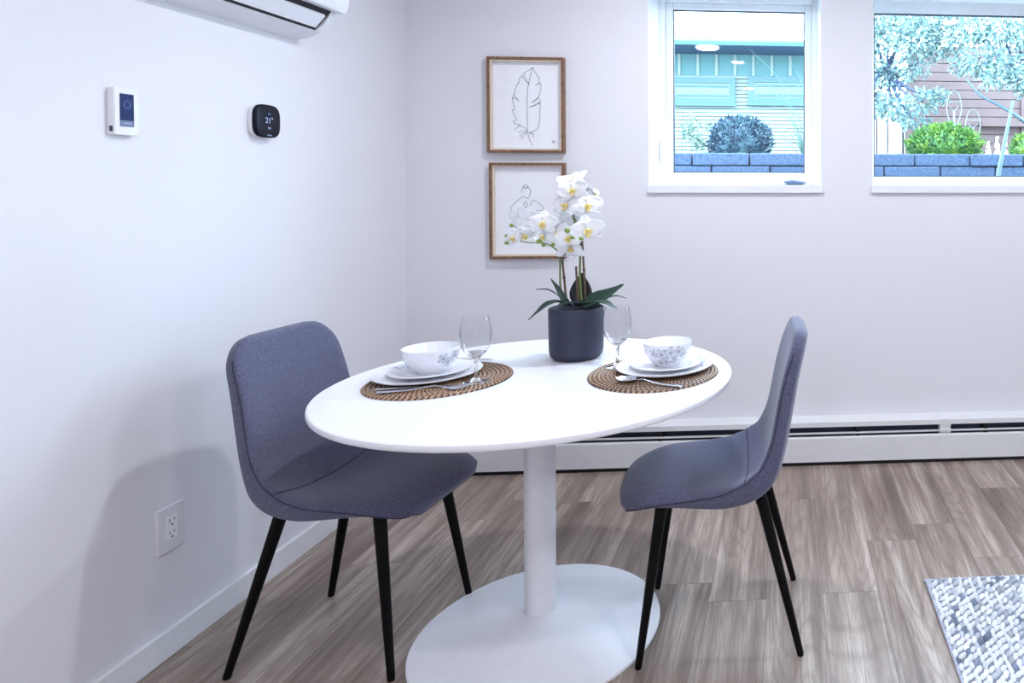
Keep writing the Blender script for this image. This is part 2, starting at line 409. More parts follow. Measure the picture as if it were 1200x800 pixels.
# ---- baseboard heater along the back wall
ht = thing('baseboard_heater', 'long white baseboard heater with dark vent slots below the windows', 'heater', (0, YB, 0))
hx0, hx1 = XL + .02, XR - .05
def hp(poly, x0, x1): return MB().prism(poly, x0, x1, lambda p, a: (a, YB - p[0], p[1]))
hp([(0, .018), (.006, .018), (.006, .192), (.058, .196), (.062, .178), (.066, .178), (.065, .200), (.004, .212), (0, .212)], hx0, hx1).build('back_hood', M['heater'], ht, 20, loc=(0, 0, 0)).location = (0, -YB, 0)
for o_ in list(ht.children): pass
def hchild(mb, name, mat, sm=20, bv=0):
    o = mb.build(name, mat, ht, sm, bv); o.location = (0, -YB, 0); return o
hchild(hp([(.066, .018), (.07, .018), (.07, .127), (.066, .133), (.058, .134), (.058, .131), (.064, .127), (.066, .12)], hx0, hx1), 'front_panel', M['heater'])
hchild(hp([(.050, .146), (.068, .146), (.068, .1535), (.050, .150)], hx0, hx1), 'damper', M['heater'])
fb = MB()
for i in range(100):
    x = hx0 + .06 + i * (hx1 - hx0 - .12) / 99; fb.box(x, x + .0015, YB - .050, YB - .012, .05, .115)
fb.tube([(hx0 + .02, YB - .032, .08), (hx1 - .02, YB - .032, .08)], .011, 10)
hchild(fb, 'fin_element', M['fin'])
hchild(MB().box(hx0, hx1, YB - .062, YB - .001, .0, .018), 'dark_gap', M['dark'], 0)
hchild(MB().box(hx0, hx1, YB - .012, YB - .0062, .03, .191), 'slot_shade_back', M['fin'], 0)  # dark sheet put behind the slot to stand for shade inside
for px_ in (558, 774, 1005, 1155):
    x = at(px_, 505, YB - .06).x
    hchild(MB().box(x - .009, x + .009, YB - .0635, YB - .004, .03, .190), 'bracket', M['dark'], 0)
x = at(1108, 505, YB - .07).x
hchild(hp([(.0, .018), (.072, .018), (.072, .129), (.060, .136), (.060, .145), (.0705, .145), (.0705, .156), (.062, .156), (.0675, .177), (.0665, .202), (.004, .214), (0, .214)], x - .026, x + .026), 'splice_cover', M['heater'])

# ------------------------------------------------------------------ air conditioner
ac = thing('air_conditioner', 'white wall-mounted split air conditioner at the top of the left wall', 'air conditioner', (XL, 2.24, 1.79))
y1 = 2.638; y0 = 1.84
def acp(poly, a0, a1): return MB().prism(poly, a0, a1, lambda p, a: (p[0], a - 2.24, p[1] - 1.79))
cheek = [(0, 1.800), (.028, 1.803), (.06, 1.812), (.09, 1.828), (.115, 1.850), (.132, 1.876), (.14, 1.90), (.14, 2.10), (0, 2.10)]
mid = [(0, 1.800), (.028, 1.803), (.06, 1.812), (.086, 1.8255), (.086, 1.93), (.14, 1.93), (.14, 2.10), (0, 2.10)]
body = acp(mid, y0 + .03, y1 - .03); 
for a0, a1 in ((y0, y0 + .03), (y1 - .03, y1)): body.prism(cheek, a0, a1, lambda p, a: (p[0], a - 2.24, p[1] - 1.79))
body.build('casing', M['ac'], ac, 25)
acp([(.0862, 1.828), (.139, 1.891), (.139, 1.929), (.0865, 1.929)], y0 + .031, y1 - .031).build('outlet_shade_fill', M['slot'], ac, 0)  # solid dark fill, colours the shade inside the air outlet
acp([(.098, 1.838), (.101, 1.8325), (.133, 1.872), (.130, 1.878)], y0 + .034, y1 - .05).build('air_flap', M['ac'], ac, 0)
acp([(.142, 1.893), (.168, 1.893), (.178, 1.912), (.184, 1.99), (.176, 2.10), (.142, 2.12), (.142, 1.93)], y0, y1 + .002).build('front_panel', M['ac'], ac, 25)
acp([(0, 2.1005), (.141, 2.1005), (.141, 2.115), (.01, 2.125), (0, 2.125)], y0, y1).build('top_grille', M['ac'], ac, 0)

# ------------------------------------------------------------------ thermostats and outlet
def rrect(w, h, r, n=6):
    pts = []
    for cx, cy, a0 in ((w / 2 - r, h / 2 - r, 0), (-w / 2 + r, h / 2 - r, 90), (-w / 2 + r, -h / 2 + r, 180), (w / 2 - r, -h / 2 + r, 270)):
        for i in range(n + 1):
            a = math.radians(a0 + 90 * i / n); pts.append((cx + r * math.cos(a), cy + r * math.sin(a)))
    return pts
def wl(poly, d0, d1): # on left wall: local x = out of the wall, y along, z up
    return MB().prism(poly, d0, d1, lambda p, a: (a, p[0], p[1]))
TW = Matrix.Rotation(PI / 2, 4, 'Z') @ Matrix.Rotation(PI / 2, 4, 'X')   # text plane -> faces +x, reads along +y
th = thing('wall_thermostat', 'white rectangular thermostat with blue display, left of the round one', 'thermostat', (XL, 1.977, 1.484))
wl(rrect(.068, .120, .004), 0, .018).build('housing', M['plastic'], th, 40, .002)
wl(rrect(.0385, .071, .001), .0182, .0192).build('display', M['screen'], th, 0)
wl([(-.0192, -.052), (.0192, -.052), (.0192, -.0365), (-.0192, -.0365)], .0182, .0194).build('display_bar', M['screen_grey'], th, 0)
for c_ in th.children:
    if c_.name.startswith('display'): c_.location = (0, .0, .010 if c_.name == 'display' else .014)
d = MB()
for r_ in (.011, .008):
    d.tube([(.0195, r_ * math.cos(a * PI / 12), .018 + r_ * math.sin(a * PI / 12)) for a in range(25)], .0005, 6)
d.build('dial_icon', M['glyph_dim'], th, 0)
text('display_text', 'nuheat', .0085, M['glyph'], th, Matrix.Translation((.0196, 0, -.029)) @ TW)
MB().box(.006, .014, -.0345, -.0335, -.052, -.038).build('side_switch', M['rubber'], th, 0)
th.location.y = 1.977

tr = thing('round_thermostat', 'rounded black-faced thermostat on a white base reading 21', 'thermostat', (XL, 2.470, 1.503))
def squircle(w, h, e, n=48):
    out = []
    for i in range(n):
        a = 2 * PI * i / n; c_, s_ = math.cos(a), math.sin(a)
        out.append((w / 2 * abs(c_) ** (2 / e) * (1 if c_ > 0 else -1), h / 2 * abs(s_) ** (2 / e) * (1 if s_ > 0 else -1)))
    return out
def loft(rings, name, mat, parent, sm=50):
    b_ = MB(); n = len(rings[0]); vs = [p for r_ in rings for p in r_]; fs = []
    for k in range(len(rings) - 1):
        for i in range(n): j = (i + 1) % n; fs.append((k * n + i, k * n + j, (k + 1) * n + j, (k + 1) * n + i))
    fs.append(tuple(range(n))); fs.append(tuple(range((len(rings) - 1) * n, len(rings) * n))); b_.add(vs, fs)
    return b_.build(name, mat, parent, sm)
def sq(d, k): return [(d, p[0] * k, p[1] * k) for p in squircle(.112, .108, 3.4)]
loft([sq(-.001, .96), sq(.004, 1), sq(.012, 1), sq(.0135, .99)], 'base_plate', M['plastic'], tr)
loft([sq(.0137, .97), sq(.016, 1), sq(.021, 1), sq(.0245, .985), sq(.0265, .95), sq(.0272, .90)], 'face', M['screen_black'], tr)
text('temperature_reading', '21°', .026, M['glyph'], tr, Matrix.Translation((.0274, .002, .002)) @ TW)
text('status_reading', '2%', .009, M['glyph_dim'], tr, Matrix.Translation((.0274, .002, .024)) @ TW)
text('setpoint_reading', '20 |', .009, M['glyph'], tr, Matrix.Translation((.0274, .002, -.022)) @ TW)
text('brand_mark', 'ecobee', .0075, M['glyph'], tr, Matrix.Translation((.0273, .002, -.0445)) @ TW)

ou = thing('wall_outlet', 'white duplex power outlet low on the left wall behind the chair', 'outlet', (XL, 2.108, .351))
wl(rrect(.088, .124, .003), 0, .007).build('cover_plate', M['plate_plastic'], ou, 40, .0015)
wl(rrect(.034, .067, .001), .0068, .0088).build('receptacle', M['plastic'], ou, 40, .0005)
for zc in (.017, -.017):
    h_ = MB(); h_.box(.0087, .0092, -.0085, -.0065, zc + .001, zc + .009); h_.box(.0087, .0092, .0062, .008, zc + .002, zc + .009)
    h_.prism(rrect(.0055, .005, .002), .0087, .0092, lambda p, a: (a, p[0], p[1] + zc - .0075)); h_.build('socket_slots', M['slot'], ou, 0)

# ------------------------------------------------------------------ framed drawings
def framed(name, label, c0, c1, draw):
    w = c1[0] - c0[0]; h = c1[1] - c0[1]; cx = (c0[0] + c1[0]) / 2; cz = (c0[1] + c1[1]) / 2
    o = thing(name, label, 'picture', (cx, YB, cz), 0, None)
    def fr(a, b_, wd, y0, y1, nm, mt, bv=.001):
        r = MB(); r.box(-a, -a + wd, y0, y1, -b_, b_); r.box(a - wd, a, y0, y1, -b_, b_); r.box(-a + wd, a - wd, y0, y1, -b_, -b_ + wd); r.box(-a + wd, a - wd, y0, y1, b_ - wd, b_)
        return r.build(nm, M[mt], o, 0, bv)
    fr(w / 2, h / 2, .0115, -.032, -.001, 'wooden_frame', 'walnut')
    fr(w / 2 - .0115, h / 2 - .0115, .008, -.026, -.003, 'inner_lip', 'lip')
    MB().box(-w / 2 + .012, w / 2 - .012, -.006, -.002, -h / 2 + .012, h / 2 - .012).build('paper', M['paper'], o, 0)
    ink = MB()
    for ln in draw:
        ink.tube([((u - .5) * w, -.0066, (.5 - v) * h) for u, v in ln], .00085, 5)
    ink.build('line_drawing', M['ink'], o, 0)
    MB().box(-w / 2 + .019, w / 2 - .019, -.012, -.0105, -h / 2 + .019, h / 2 - .019).build('glazing', M['picglass'], o, 0)
    return o
def nf(pts, x0=25, x1=612, y0=35, y1=765, smooth=True):   # normalise measured drawing points
    q = [((x - x0) / (x1 - x0), (y - y0) / (y1 - y0)) for x, y in pts]
    if smooth and len(q) > 2: q = [(p.x, p.y) for p in bez([(a, b_, 0) for a, b_ in q], 6 * len(q))]
    return q
feather = [
    nf([(357, 710), (335, 660), (322, 600), (318, 450), (320, 300), (335, 210), (362, 108)]),
    nf([(362, 108), (385, 150), (412, 195), (408, 222)]), nf([(412, 222), (380, 245), (412, 232), (422, 226)], smooth=False),
    nf([(422, 226), (424, 280), (400, 340), (352, 378)]), nf([(352, 378), (385, 360), (412, 336)], smooth=False),
    nf([(425, 352), (410, 375), (370, 398), (332, 414)]), nf([(332, 414), (380, 400), (420, 376)], smooth=False), nf([(405, 372), (408, 388), (420, 390)], smooth=False),
    nf([(420, 376), (415, 480), (405, 560), (380, 590), (330, 612)]),
    nf([(362, 108), (330, 132), (296, 150), (300, 175), (320, 215), (338, 242)]), nf([(338, 242), (300, 205), (278, 168)]),
    nf([(278, 168), (262, 195), (255, 222), (265, 232)]), nf([(255, 222), (232, 265), (222, 310), (203, 345)]),
    nf([(203, 345), (232, 350), (256, 368)]), nf([(250, 355), (225, 335), (212, 325)]), nf([(203, 345), (215, 390), (222, 430), (205, 438), (200, 430)]),
    nf([(205, 438), (222, 480), (238, 512)]), nf([(238, 512), (215, 520), (215, 535), (232, 545), (268, 548)]),
    nf([(268, 548), (245, 565), (218, 595)]), nf([(245, 560), (290, 565), (318, 600)]), nf([(245, 608), (280, 598), (312, 602)]),
    nf([(258, 640), (285, 615), (318, 606)]), nf([(270, 662), (292, 630), (318, 610)]), nf([(332, 608), (355, 612), (375, 622)]), nf([(335, 615), (352, 625), (370, 645)]),
    nf([(505, 670), (520, 680), (535, 675)]), nf([(510, 690), (522, 665)], smooth=False), nf([(515, 672), (528, 690)], smooth=False)]
p1 = at(569.5, 66, YB - .03); p2 = at(661, 179, YB - .03)
framed('framed_drawing', 'walnut-framed line drawing of a feather, upper of two', (p1.x + .001, p2.z), (p2.x, p1.z), feather)
def nf2(p): # crop-2 pixels of the lower frame
    return nf(p, -20, 553, 0, 765 + 0)
f2 = [nf2([(212, 235), (220, 200), (245, 192), (275, 205), (278, 240), (265, 275), (250, 285), (232, 272), (222, 268)]),
      nf2([(222, 196), (232, 180), (248, 176), (262, 186), (255, 202), (238, 204), (222, 196)]),
      nf2([(222, 268), (170, 310), (130, 355), (138, 385), (180, 390), (225, 372), (250, 350), (252, 325), (240, 308), (230, 325), (232, 350), (248, 358)]),
      nf2([(275, 345), (285, 315), (305, 302), (340, 318), (365, 340), (380, 362), (365, 378), (320, 382)])]
p1 = at(572.5, 190.5, YB - .03); p2 = at(662, 303, YB - .03)
framed('framed_drawing', 'walnut-framed drawing of a seated figure, lower, partly behind the orchid', (p1.x + .001, p2.z), (p2.x, p1.z), f2)

# ------------------------------------------------------------------ table
TX, TY = -.713, 2.134
tb = thing('dining_table', 'white pedestal dining table with thin top on a broad disc base', 'table', (TX, TY, 0))
def ell_rot(deg): return Matrix.Rotation(math.radians(deg), 4, 'Z')
MB().lathe([(0, .738), (.985, .738), (.992, .7395 - .001), (.9985, .7365), (1.0, .732), (1.0, .727), (.997, .7225), (.985, .719), (.93, .714), (.2, .712), (0, .712)], 128, ell_rot(150.0) @ Matrix.Translation((0, 0, .0015)), .556, .541).build('tabletop', M['table'], tb, 25)
MB().lathe([(0, .0), (.995, 0), (1, .002), (1.0, .007), (.993, .010), (.9, .0155), (.6, .034), (.35, .049), (.2, .058), (.14, .064), (.0, .064)], 128, ell_rot(106.3), .352, .337).build('pedestal_base', M['table'], tb, 25)
MB().lathe([(0, .06), (.043, .06), (.043, .70), (.047, .7), (.047, .713), (0, .713)], 48).build('column', M['table'], tb, 30)
TZ = .7395

# ------------------------------------------------------------------ chairs
def chair_shell(taper=1.0):
    # centre profile of the shell (u forward, w up): from seat front to top of back
    prof = bez([(.272, .418), (.25, .440), (.19, .452), (.08, .446), (-.03, .438), (-.10, .448), (-.145, .485), (-.168, .55), (-.19, .66), (-.212, .78), (-.236, .885)], 170)
    L = [0]
    for a, b_ in zip(prof, prof[1:]): L.append(L[-1] + (Vector(b_) - Vector(a)).length)
    T = L[-1]
    def hw(s):
        u = s / T
        base = .222 if u < .35 else .222 + (.185 - .222) * min(1, (u - .35) / .65) ** 1.0
        dF, dB = s, T - s
        rF, rB = .13, .095
        if dF < rF: base -= rF * (1 - math.sqrt(max(0, 1 - ((rF - dF) / rF) ** 2))) * .8
        if dB < rB: base -= rB * (1 - math.sqrt(max(0, 1 - ((rB - dB) / rB) ** 2))) * .95
        return base
    def th_(s):
        d = min(s, T - s); e = .018
        k = math.sqrt(max(.0, 1 - ((e - d) / e) ** 2)) if d < e else 1
        return .0195 * max(k, .12)
    ns, nt = len(prof), 40
    vs = []; side = []; mid_in = {}
    N = []
    for i in range(ns):
        a = Vector(prof[max(i - 1, 0)]); b_ = Vector(prof[min(i + 1, ns - 1)]); d = (b_ - a).normalized()
        N.append((-d.y, d.x) if False else (d.y, -d.x))     # points to the sitter side
    out = {'l': [], 'r': [], 'crease': []}
    for i in range(ns):
        s_ = L[i]; u = s_ / T; w_ = hw(s_); tk = th_(s_)
        # bucket: edges lift towards the sitter in the bend, droop at the seat front
        bk = .040 * math.exp(-((u - .47) / .14) ** 2) + .020 * math.exp(-((u - .78) / .2) ** 2) + .010
        bk -= .030 * math.exp(-(u / .16) ** 2)
        nx, ny = N[i]
        # sitter side direction must be +up on the seat, +forward on the back
        if i == 0: sgn = 1 if ny > 0 else -1
        ring = []; lowk = .30
        for j in range(nt):
            a = 2 * PI * j / nt; ca, sa = math.cos(a), math.sin(a)
            v_ = w_ * (abs(ca) ** .45) * (1 if ca > 0 else -1); q = tk * (abs(sa) ** .8) * (1 if sa > 0 else -1)
            off = q + bk * (abs(v_) / max(w_, .01)) ** 2.4 * (w_ / .2) * (1 if sa >= 0 else lowk)
            if sa < 0: off -= .010 * math.exp(-((u - .36) / .16) ** 2)
            # seat pad crown
            if sa > 0: off += .006 * (1 - (v_ / w_) ** 2)
            ring.append((prof[i].x - nx * off * -1, v_, prof[i].y - ny * off * -1))
        vs += ring
        out['l'].append(ring[0]); out['r'].append(ring[nt // 2])
        out.setdefault('top', []).append([ring[k] for k in range(0, nt // 2 + 1)])
    fs = []
    for i in range(ns - 1):
        for j in range(nt): k = (j + 1) % nt; fs.append((i * nt + j, i * nt + k, (i + 1) * nt + k, (i + 1) * nt + j))
    fs.append(tuple(range(nt))); fs.append(tuple(range((ns - 1) * nt, ns * nt)))
    return vs, fs, out, L, T
def make_chair(label):
    o = thing('dining_chair', label, 'chair', (0, 0, 0), 0, 'dining chairs at the round table')
    vs, fs, out, L, T = chair_shell()
    MB().add(vs, fs).build('upholstered_shell', M['fabric'], o, 180)
    # edge piping all round, just proud of the fabric
    path = [Vector(p) for p in out['l']] ; path2 = [Vector(p) for p in out['r']]
    k0 = 9
    sm = MB()
    for P_, sg in ((path, 1), (path2, -1)):
        sm.tube([p + Vector((0, .0004 * sg, 0)) for p in P_[k0:-k0]], .0018, 6)
    # crease between seat and back
    ci = min(range(len(L)), key=lambda i: abs(L[i] / T - .43))
    sm.tube([Vector(p) for p in out['top'][ci]][1:-1], .0018, 6)
    sm.build('seams', M['seam'], o, 60)
    fr = MB()
    fr.box(-.125, .175, -.02, .02, .402, .420); fr.box(.14, .175, -.15, .15, .398, .418); fr.box(-.13, -.10, -.14, .14, .402, .420)
    fr.build('under_frame', M['black'], o, 30, .003)
    for (u0, v0, u1, v1) in ((.158, .148, .214, .193), (.158, -.148, .214, -.193), (-.116, .135, -.222, .19), (-.116, -.135, -.222, -.19)):
        MB().tube([(u0, v0, .416), (u0 + (u1 - u0) * .5, v0 + (v1 - v0) * .5, .21), (u1, v1, .004), (u1, v1, 0)], [.0165, .013, .0095, .0085], 16).build('leg', M['black'], o, 50)
    return o
def copy_tree(o, parent=None):
    c_ = o.copy(); COL.objects.link(c_); c_.parent = parent
    for ch in list(o.children): copy_tree(ch, c_)
    return c_
ch = make_chair('grey-blue upholstered shell chair with black legs, nearest the left wall')
ch2 = copy_tree(ch)
ch.location = (-1.228, 2.158, 0); ch.rotation_euler.z = math.radians(-5)
ch2.location = (-.19, 2.146, 0); ch2.rotation_euler.z = math.radians(182.4)
ch2['label'] = 'grey-blue upholstered shell chair at the right end of the table, seen side-on'

# ------------------------------------------------------------------ place settings
def placemat(c, ax, rot, label):
    b_ = MB(); n = 16; prof = [(0, .0005)]
    dr = 1.0 / n
    for i in range(n):
        r0 = i * dr; 
        for k in range(1, 5): prof.append((r0 + dr * k / 4, .0028 + .0034 * math.sin(PI * k / 4)))
    prof = [(0, .003)] + prof[1:] + [(1.0, .0003), (0, .0003)]
    b_.lathe(prof, 120, None, ax[0], ax[1])
    o = b_.build('placemat', M['rattan'], None, 60); o.location = (c[0], c[1], TZ); o.rotation_euler.z = math.radians(rot)
    return tag(o, label, 'placemat', 'woven placemats on the table')
ML, MR = (-.984, 2.126), (-.389, 2.154)
placemat(ML, (.197, .187), 84, 'round dark-stitched woven placemat at the left place setting')
placemat(MR, (.205, .187), 101, 'round dark-stitched woven placemat at the right place setting')
MZ = TZ + .0062
def plate(r, z, c, mat, label, grp, deep=.016):
    prof = [(0, .003), (r * .58, .003), (r * .64, .0045), (r * .72, .009), (r * .95, deep - .001), (r, deep), (r * 1.002, deep - .0015), (r * .99, deep - .004), (r * .72, .005), (r * .62, .0005), (r * .55, 0), (0, 0)]
    o = MB().lathe(prof, 96).build('plate', mat, None, 40); o.location = (c[0], c[1], z); return tag(o, label, 'plate', grp)
def bowl(c, z, mat, label, r=.071):
    prof = [(0, .006), (.028, .007), (.05, .020), (.064, .042), (.0685, .066), (.0705, .0705), (.0715, .0685), (.0705, .060), (.066, .040), (.054, .018), (.038, .005), (.036, 0), (.031, 0), (.030, .003), (0, .003)]
    prof = [(a * r / .0715, b_) for a, b_ in prof]
    o = MB().lathe(prof, 96).build('bowl', mat, None, 50); o.location = (c[0], c[1], z); return tag(o, label, 'bowl', 'floral bowls')
PL = atz(502, 433.5, MZ + .017); PR = atz(779.3, 425.5, MZ + .017)
for c_, m1, m2, sd in ((PL, 'plate_a', 'bowl_a', 'left'), (PR, 'plate_b', 'bowl_b', 'right')):
    plate(.141, MZ, c_, M[m1], 'large white rimmed dinner plate, bottom of the %s stack' % sd, 'dinner plates')
    plate(.107, MZ + .0105, c_ + Vector((.004, 0, 0)), M[m1], 'smaller white plate between bowl and dinner plate, %s setting' % sd, 'side plates', .014)
bowl(PL + Vector((.008, 0, 0)), MZ + .0137, M['bowl_a'], 'white bowl on the left plate stack, grey flowers at sides', .0755)
bowl(PR + Vector((.008, 0, 0)), MZ + .0137, M['bowl_b'], 'white bowl with grey blossoms facing front, right plate stack', .071)

def wineglass(c, z, label):
    out = [(0, 0), (.036, 0), (.0375, .001), (.036, .0022), (.02, .005), (.008, .009), (.0055, .014), (.0045, .03), (.0048, .05), (.007, .062), (.016, .070), (.030, .083), (.041, .102), (.0455, .124), (.0445, .148), (.040, .171), (.0365, .184)]
    inn = [(.0362, .1844), (.0358, .184), (.0393, .171), (.0438, .148), (.0448, .124), (.0402, .1025), (.029, .0845), (.014, .0745), (.006, .0715), (0, .071)]
    o = MB().lathe([(a * .94, b_) for a, b_ in out + inn], 64).build('wine_glass', M['glass'], None, 60); o.location = (c.x, c.y, z)
    o.data.materials.append(M['bowlglass'])
    for p_ in o.data.polygons:
        if p_.center.z > .078: p_.material_index = 1
    return tag(o, label, 'wine glass', 'wine glasses')
GL = atz(557.7, 447, MZ); GR = atz(723.5, 429.5, MZ)
wineglass(GL, MZ, 'clear stemmed wine glass at the left place setting'); wineglass(GR, MZ + .0002, 'clear stemmed wine glass between flower pot and right plates')

def fork(name='fork'):
    b_ = MB()
    pth = [(0, 0, .002), (.02, 0, .0022), (.06, 0, .0035), (.10, 0, .0075), (.125, 0, .009), (.138, 0, .006), (.150, 0, .0028)]
    b_.tube(bez(pth, 30), [.0065 if i < 4 else max(.0026, .0062 - .00016 * i) for i in range(31)], 8, True, .28)
    return b_
def utensil(name, kind, tail, head, z, label, sc=(1, 1, 1)):
    tail = atz(*tail, z + .002); head = atz(*head, z + .002); d = head - tail; Ln = .185
    b_ = MB()
    mid_ = (tail + head) / 2
    if kind == 'fork':
        P_ = bez([(0, 0, .0028), (.03, 0, .0028), (.07, 0, .0045), (.105, 0, .0095), (.122, 0, .0075), (.135, 0, .0035)], 30)
        b_.tube(P_, [max(.0028, .0068 - .00022 * i) for i in range(len(P_))], 8, True, .3)
        # head plate and four tines curving up
        pl = [(.132, .003), (.140, .009), (.150, .0115), (.156, .0115)]
        vs = []; 
        for x_, w_ in pl:
            zz = .0035 - .0015 * math.sin((x_ - .132) / .024 * PI / 2) + 0
            vs += [(x_, -w_, zz + .0006), (x_, w_, zz + .0006), (x_, w_, zz - .0008), (x_, -w_, zz - .0008)]
        fs = [(0, 1, 2, 3), (12, 13, 14, 15)]
        for i in range(3):
            for j in range(4): fs.append((4 * i + j, 4 * i + (j + 1) % 4, 4 * i + 4 + (j + 1) % 4, 4 * i + 4 + j))
        b_.add(vs, fs)
        for k in range(4):
            y_ = -.0096 + .0064 * k
            b_.tube([(.154, y_, .002), (.165, y_, .0028), (.178, y_, .0075), (.188, y_ * .95, .0135)], [.0017, .0016, .0014, .0007], 6)
    elif kind == 'spoon':
        P_ = bez([(0, 0, .0026), (.03, 0, .0028), (.07, 0, .0048), (.105, 0, .0105), (.120, 0, .0095), (.132, 0, .006)], 30)
        b_.tube(P_, [max(.0026, .0066 - .00022 * i) for i in range(len(P_))], 8, True, .3)
        nu, nv = 20, 6; vs = []; fs = []
        for q in (0, 1):
            for i in range(nv + 1):
                for j in range(nu):
                    a = 2 * PI * j / nu; r_ = i / nv
                    x_ = .158 + .029 * r_ * math.cos(a); y_ = (.0185 - .003 * math.cos(a)) * r_ * math.sin(a)
                    vs.append((x_, y_, .0014 + .0075 * r_ ** 2 + (.0009 if q == 0 else 0)))
        K = (nv + 1) * nu
        for q in (0, 1):
            for i in range(nv):
                for j in range(nu): jj = (j + 1) % nu; fs.append(tuple(q * K + t_ for t_ in (i * nu + j, i * nu + jj, (i + 1) * nu + jj, (i + 1) * nu + j)))
        for j in range(nu): jj = (j + 1) % nu; fs.append((nv * nu + j, nv * nu + jj, K + nv * nu + jj, K + nv * nu + j))
        b_.add(vs, fs)
    else:
        P_ = [(0, 0, .0024), (.03, 0, .003), (.08, 0, .003), (.098, 0, .0026)]
        b_.tube(P_, [.006, .0068, .0058, .0045], 10, True, .36)
        pl = [(.096, -.004), (.11, -.0075), (.15, -.009), (.185, -.008), (.205, -.001), (.208, .003), (.15, .0045), (.096, .0035)]
        b_.prism(pl, .0016, .0027, lambda p, a: (p[0], p[1], a))
    o = b_.build(name, M['steel'], None, 45); o.location = (tail.x, tail.y, z); o.scale = sc; o.rotation_euler.z = math.atan2(d.y, d.x)
    return tag(o, label, name)
utensil('fork', 'fork', (442, 460.5), (548, 453.5), MZ, 'steel fork lying in front of the left plates, handle to the left', (1.24, 1.25, 1.25))
utensil('knife', 'knife', (440, 456.5), (552, 450), MZ, 'steel knife lying flat between fork and left plate stack', (1.1, 1.1, 1))
utensil('spoon', 'spoon', (798, 453), (710, 444.5), MZ, 'steel spoon with bowl pointing left before the right plates', (1.1, 1.2, 1.2))
utensil('fork', 'fork', (815, 414), (743, 411.5), MZ, 'steel fork behind the right plates, only one end showing')
utensil('knife', 'knife', (503, 419), (578, 420.5), MZ, 'steel knife behind the left plates with its tip showing')

# ------------------------------------------------------------------ potted orchid
OY = 2.372; pc = at(675.6, 400, OY); OX = pc.x
orc = thing('potted_orchid', 'white orchid in a slate-blue pot at the middle back of the table', 'potted plant', (OX, OY, TZ))
RP = .0845
MB().lathe([(0, 0), (.060, 0), (.072, .004), (.080, .013), (RP - .001, .03), (RP, .10), (RP + .0005, .160), (RP - .001, .1635), (RP - .005, .1635), (RP - .007, .160), (RP - .008, .05), (0, .05)], 72).build('pot', M['pot'], orc, 40)
sl = MB(); sl.lathe([(0, .150), (.03, .147), (.06, .143), (RP - .0085, .138), (RP - .0085, .06), (0, .06)], 40); sl.build('soil', M['soil'], orc, 60)
def lo(x, y, dy=0):   # measured point -> plant local
    p = at(x, y, OY + dy); return Vector((p.x - OX, p.y - OY, p.z - TZ))
def leaf(pts, wid, mat='leaf', up=(0, 0, 1), cup=.25, nm='leaf'):
    P_ = bez(pts, 18); n = len(P_); vs = []; fs = []; K = 7
    for i, p in enumerate(P_):
        d = (P_[min(i + 1, n - 1)] - P_[max(i - 1, 0)]).normalized(); sd = d.cross(Vector(up)).normalized(); nn = sd.cross(d)
        u = i / (n - 1); w_ = wid * (.35 + .65 * math.sin(PI * min(1, u * 1.15) ** .8)) * (1 if u < .75 else math.sqrt(max(0.02, 1 - ((u - .75) / .25) ** 2)))
        for k in range(K):
            q = (k / (K - 1) - .5) * 2
            vs.append(p + sd * (q * w_) + nn * (abs(q) ** 1.3 * w_ * cup))
    for i in range(n - 1):
        for k in range(K - 1): fs.append((i * K + k, i * K + k + 1, (i + 1) * K + k + 1, (i + 1) * K + k))
    return MB().add(vs, fs).build(nm, M[mat], orc, 180, solid=.0022)
cz = .152
leaf([lo(670, 360, -.01), lo(655, 354, -.02), lo(642, 357, -.05), lo(630, 366, -.07), lo(619, 375, -.08)], .021)
leaf([lo(668, 357), lo(655, 347, .01), lo(642, 339.5, .0), lo(628, 339, -.01)], .011)
leaf([lo(668, 358, -.02), lo(661, 350, -.03), lo(654, 338, -.03), lo(645, 326, -.03)], .010, up=(.3, -1, 0))
leaf([lo(681, 358, .03), lo(681, 345, .04), lo(681.5, 332, .042), lo(682, 319.5, .04)], .036, 'leafdark', up=(0, -1, .1), cup=.12)
leaf([lo(684, 358, 0), lo(697, 352, .0), lo(712, 345, -.01), lo(731, 333, -.02)], .029, up=(-.2, -.8, .8))
leaf([lo(684, 357, .02), lo(702, 353, .04), lo(720, 347, .05), lo(734, 349, .06)], .014)
leaf([lo(680, 359, -.02), lo(693, 355, -.05), lo(708, 355, -.08), lo(723, 361, -.10)], .027)
leaf([lo(682, 358, -.01), lo(672, 355, -.04), lo(660, 356, -.07), lo(653, 359, -.09)], .014)
leaf([lo(676, 358, -.01), lo(682, 354, -.03), lo(688, 350, -.045)], .012)
def stalk(nm, mat, pts, r0, r1, nodes=()):
    P_ = bez(pts, 20); n = len(P_); b_ = MB(); b_.tube(P_, [r0 + (r1 - r0) * i / (n - 1) for i in range(n)], 8)
    for k in nodes: p = P_[int(k * (n - 1))]; b_.ball(p, (r0 * 1.5, r0 * 1.5, r0 * 1.6), 8, 5)
    return b_.build(nm, M[mat], orc, 60)
stalk('support_stake', 'stake', [lo(664.5, 360, -.02), lo(661, 325, -.02), lo(657, 284, -.02)], .0036, .0034, (.5,))
stalk('support_stake', 'stake', [lo(678, 360, -.012), lo(676.5, 338, -.012), lo(675, 312, -.012)], .0036, .0034, (.3,))
stalk('support_stake', 'stake', [lo(686.5, 360, 0), lo(684.5, 320, 0), lo(682, 279, 0)], .0036, .0034, (.55,))
stalk('flower_stem', 'stem', [lo(682, 360, .01), lo(679.5, 325, .01), lo(680, 285, .0), lo(676, 268, 0), lo(671, 250, -.01), lo(668, 228, -.01), lo(671, 210, -.01)], .0042, .0018)
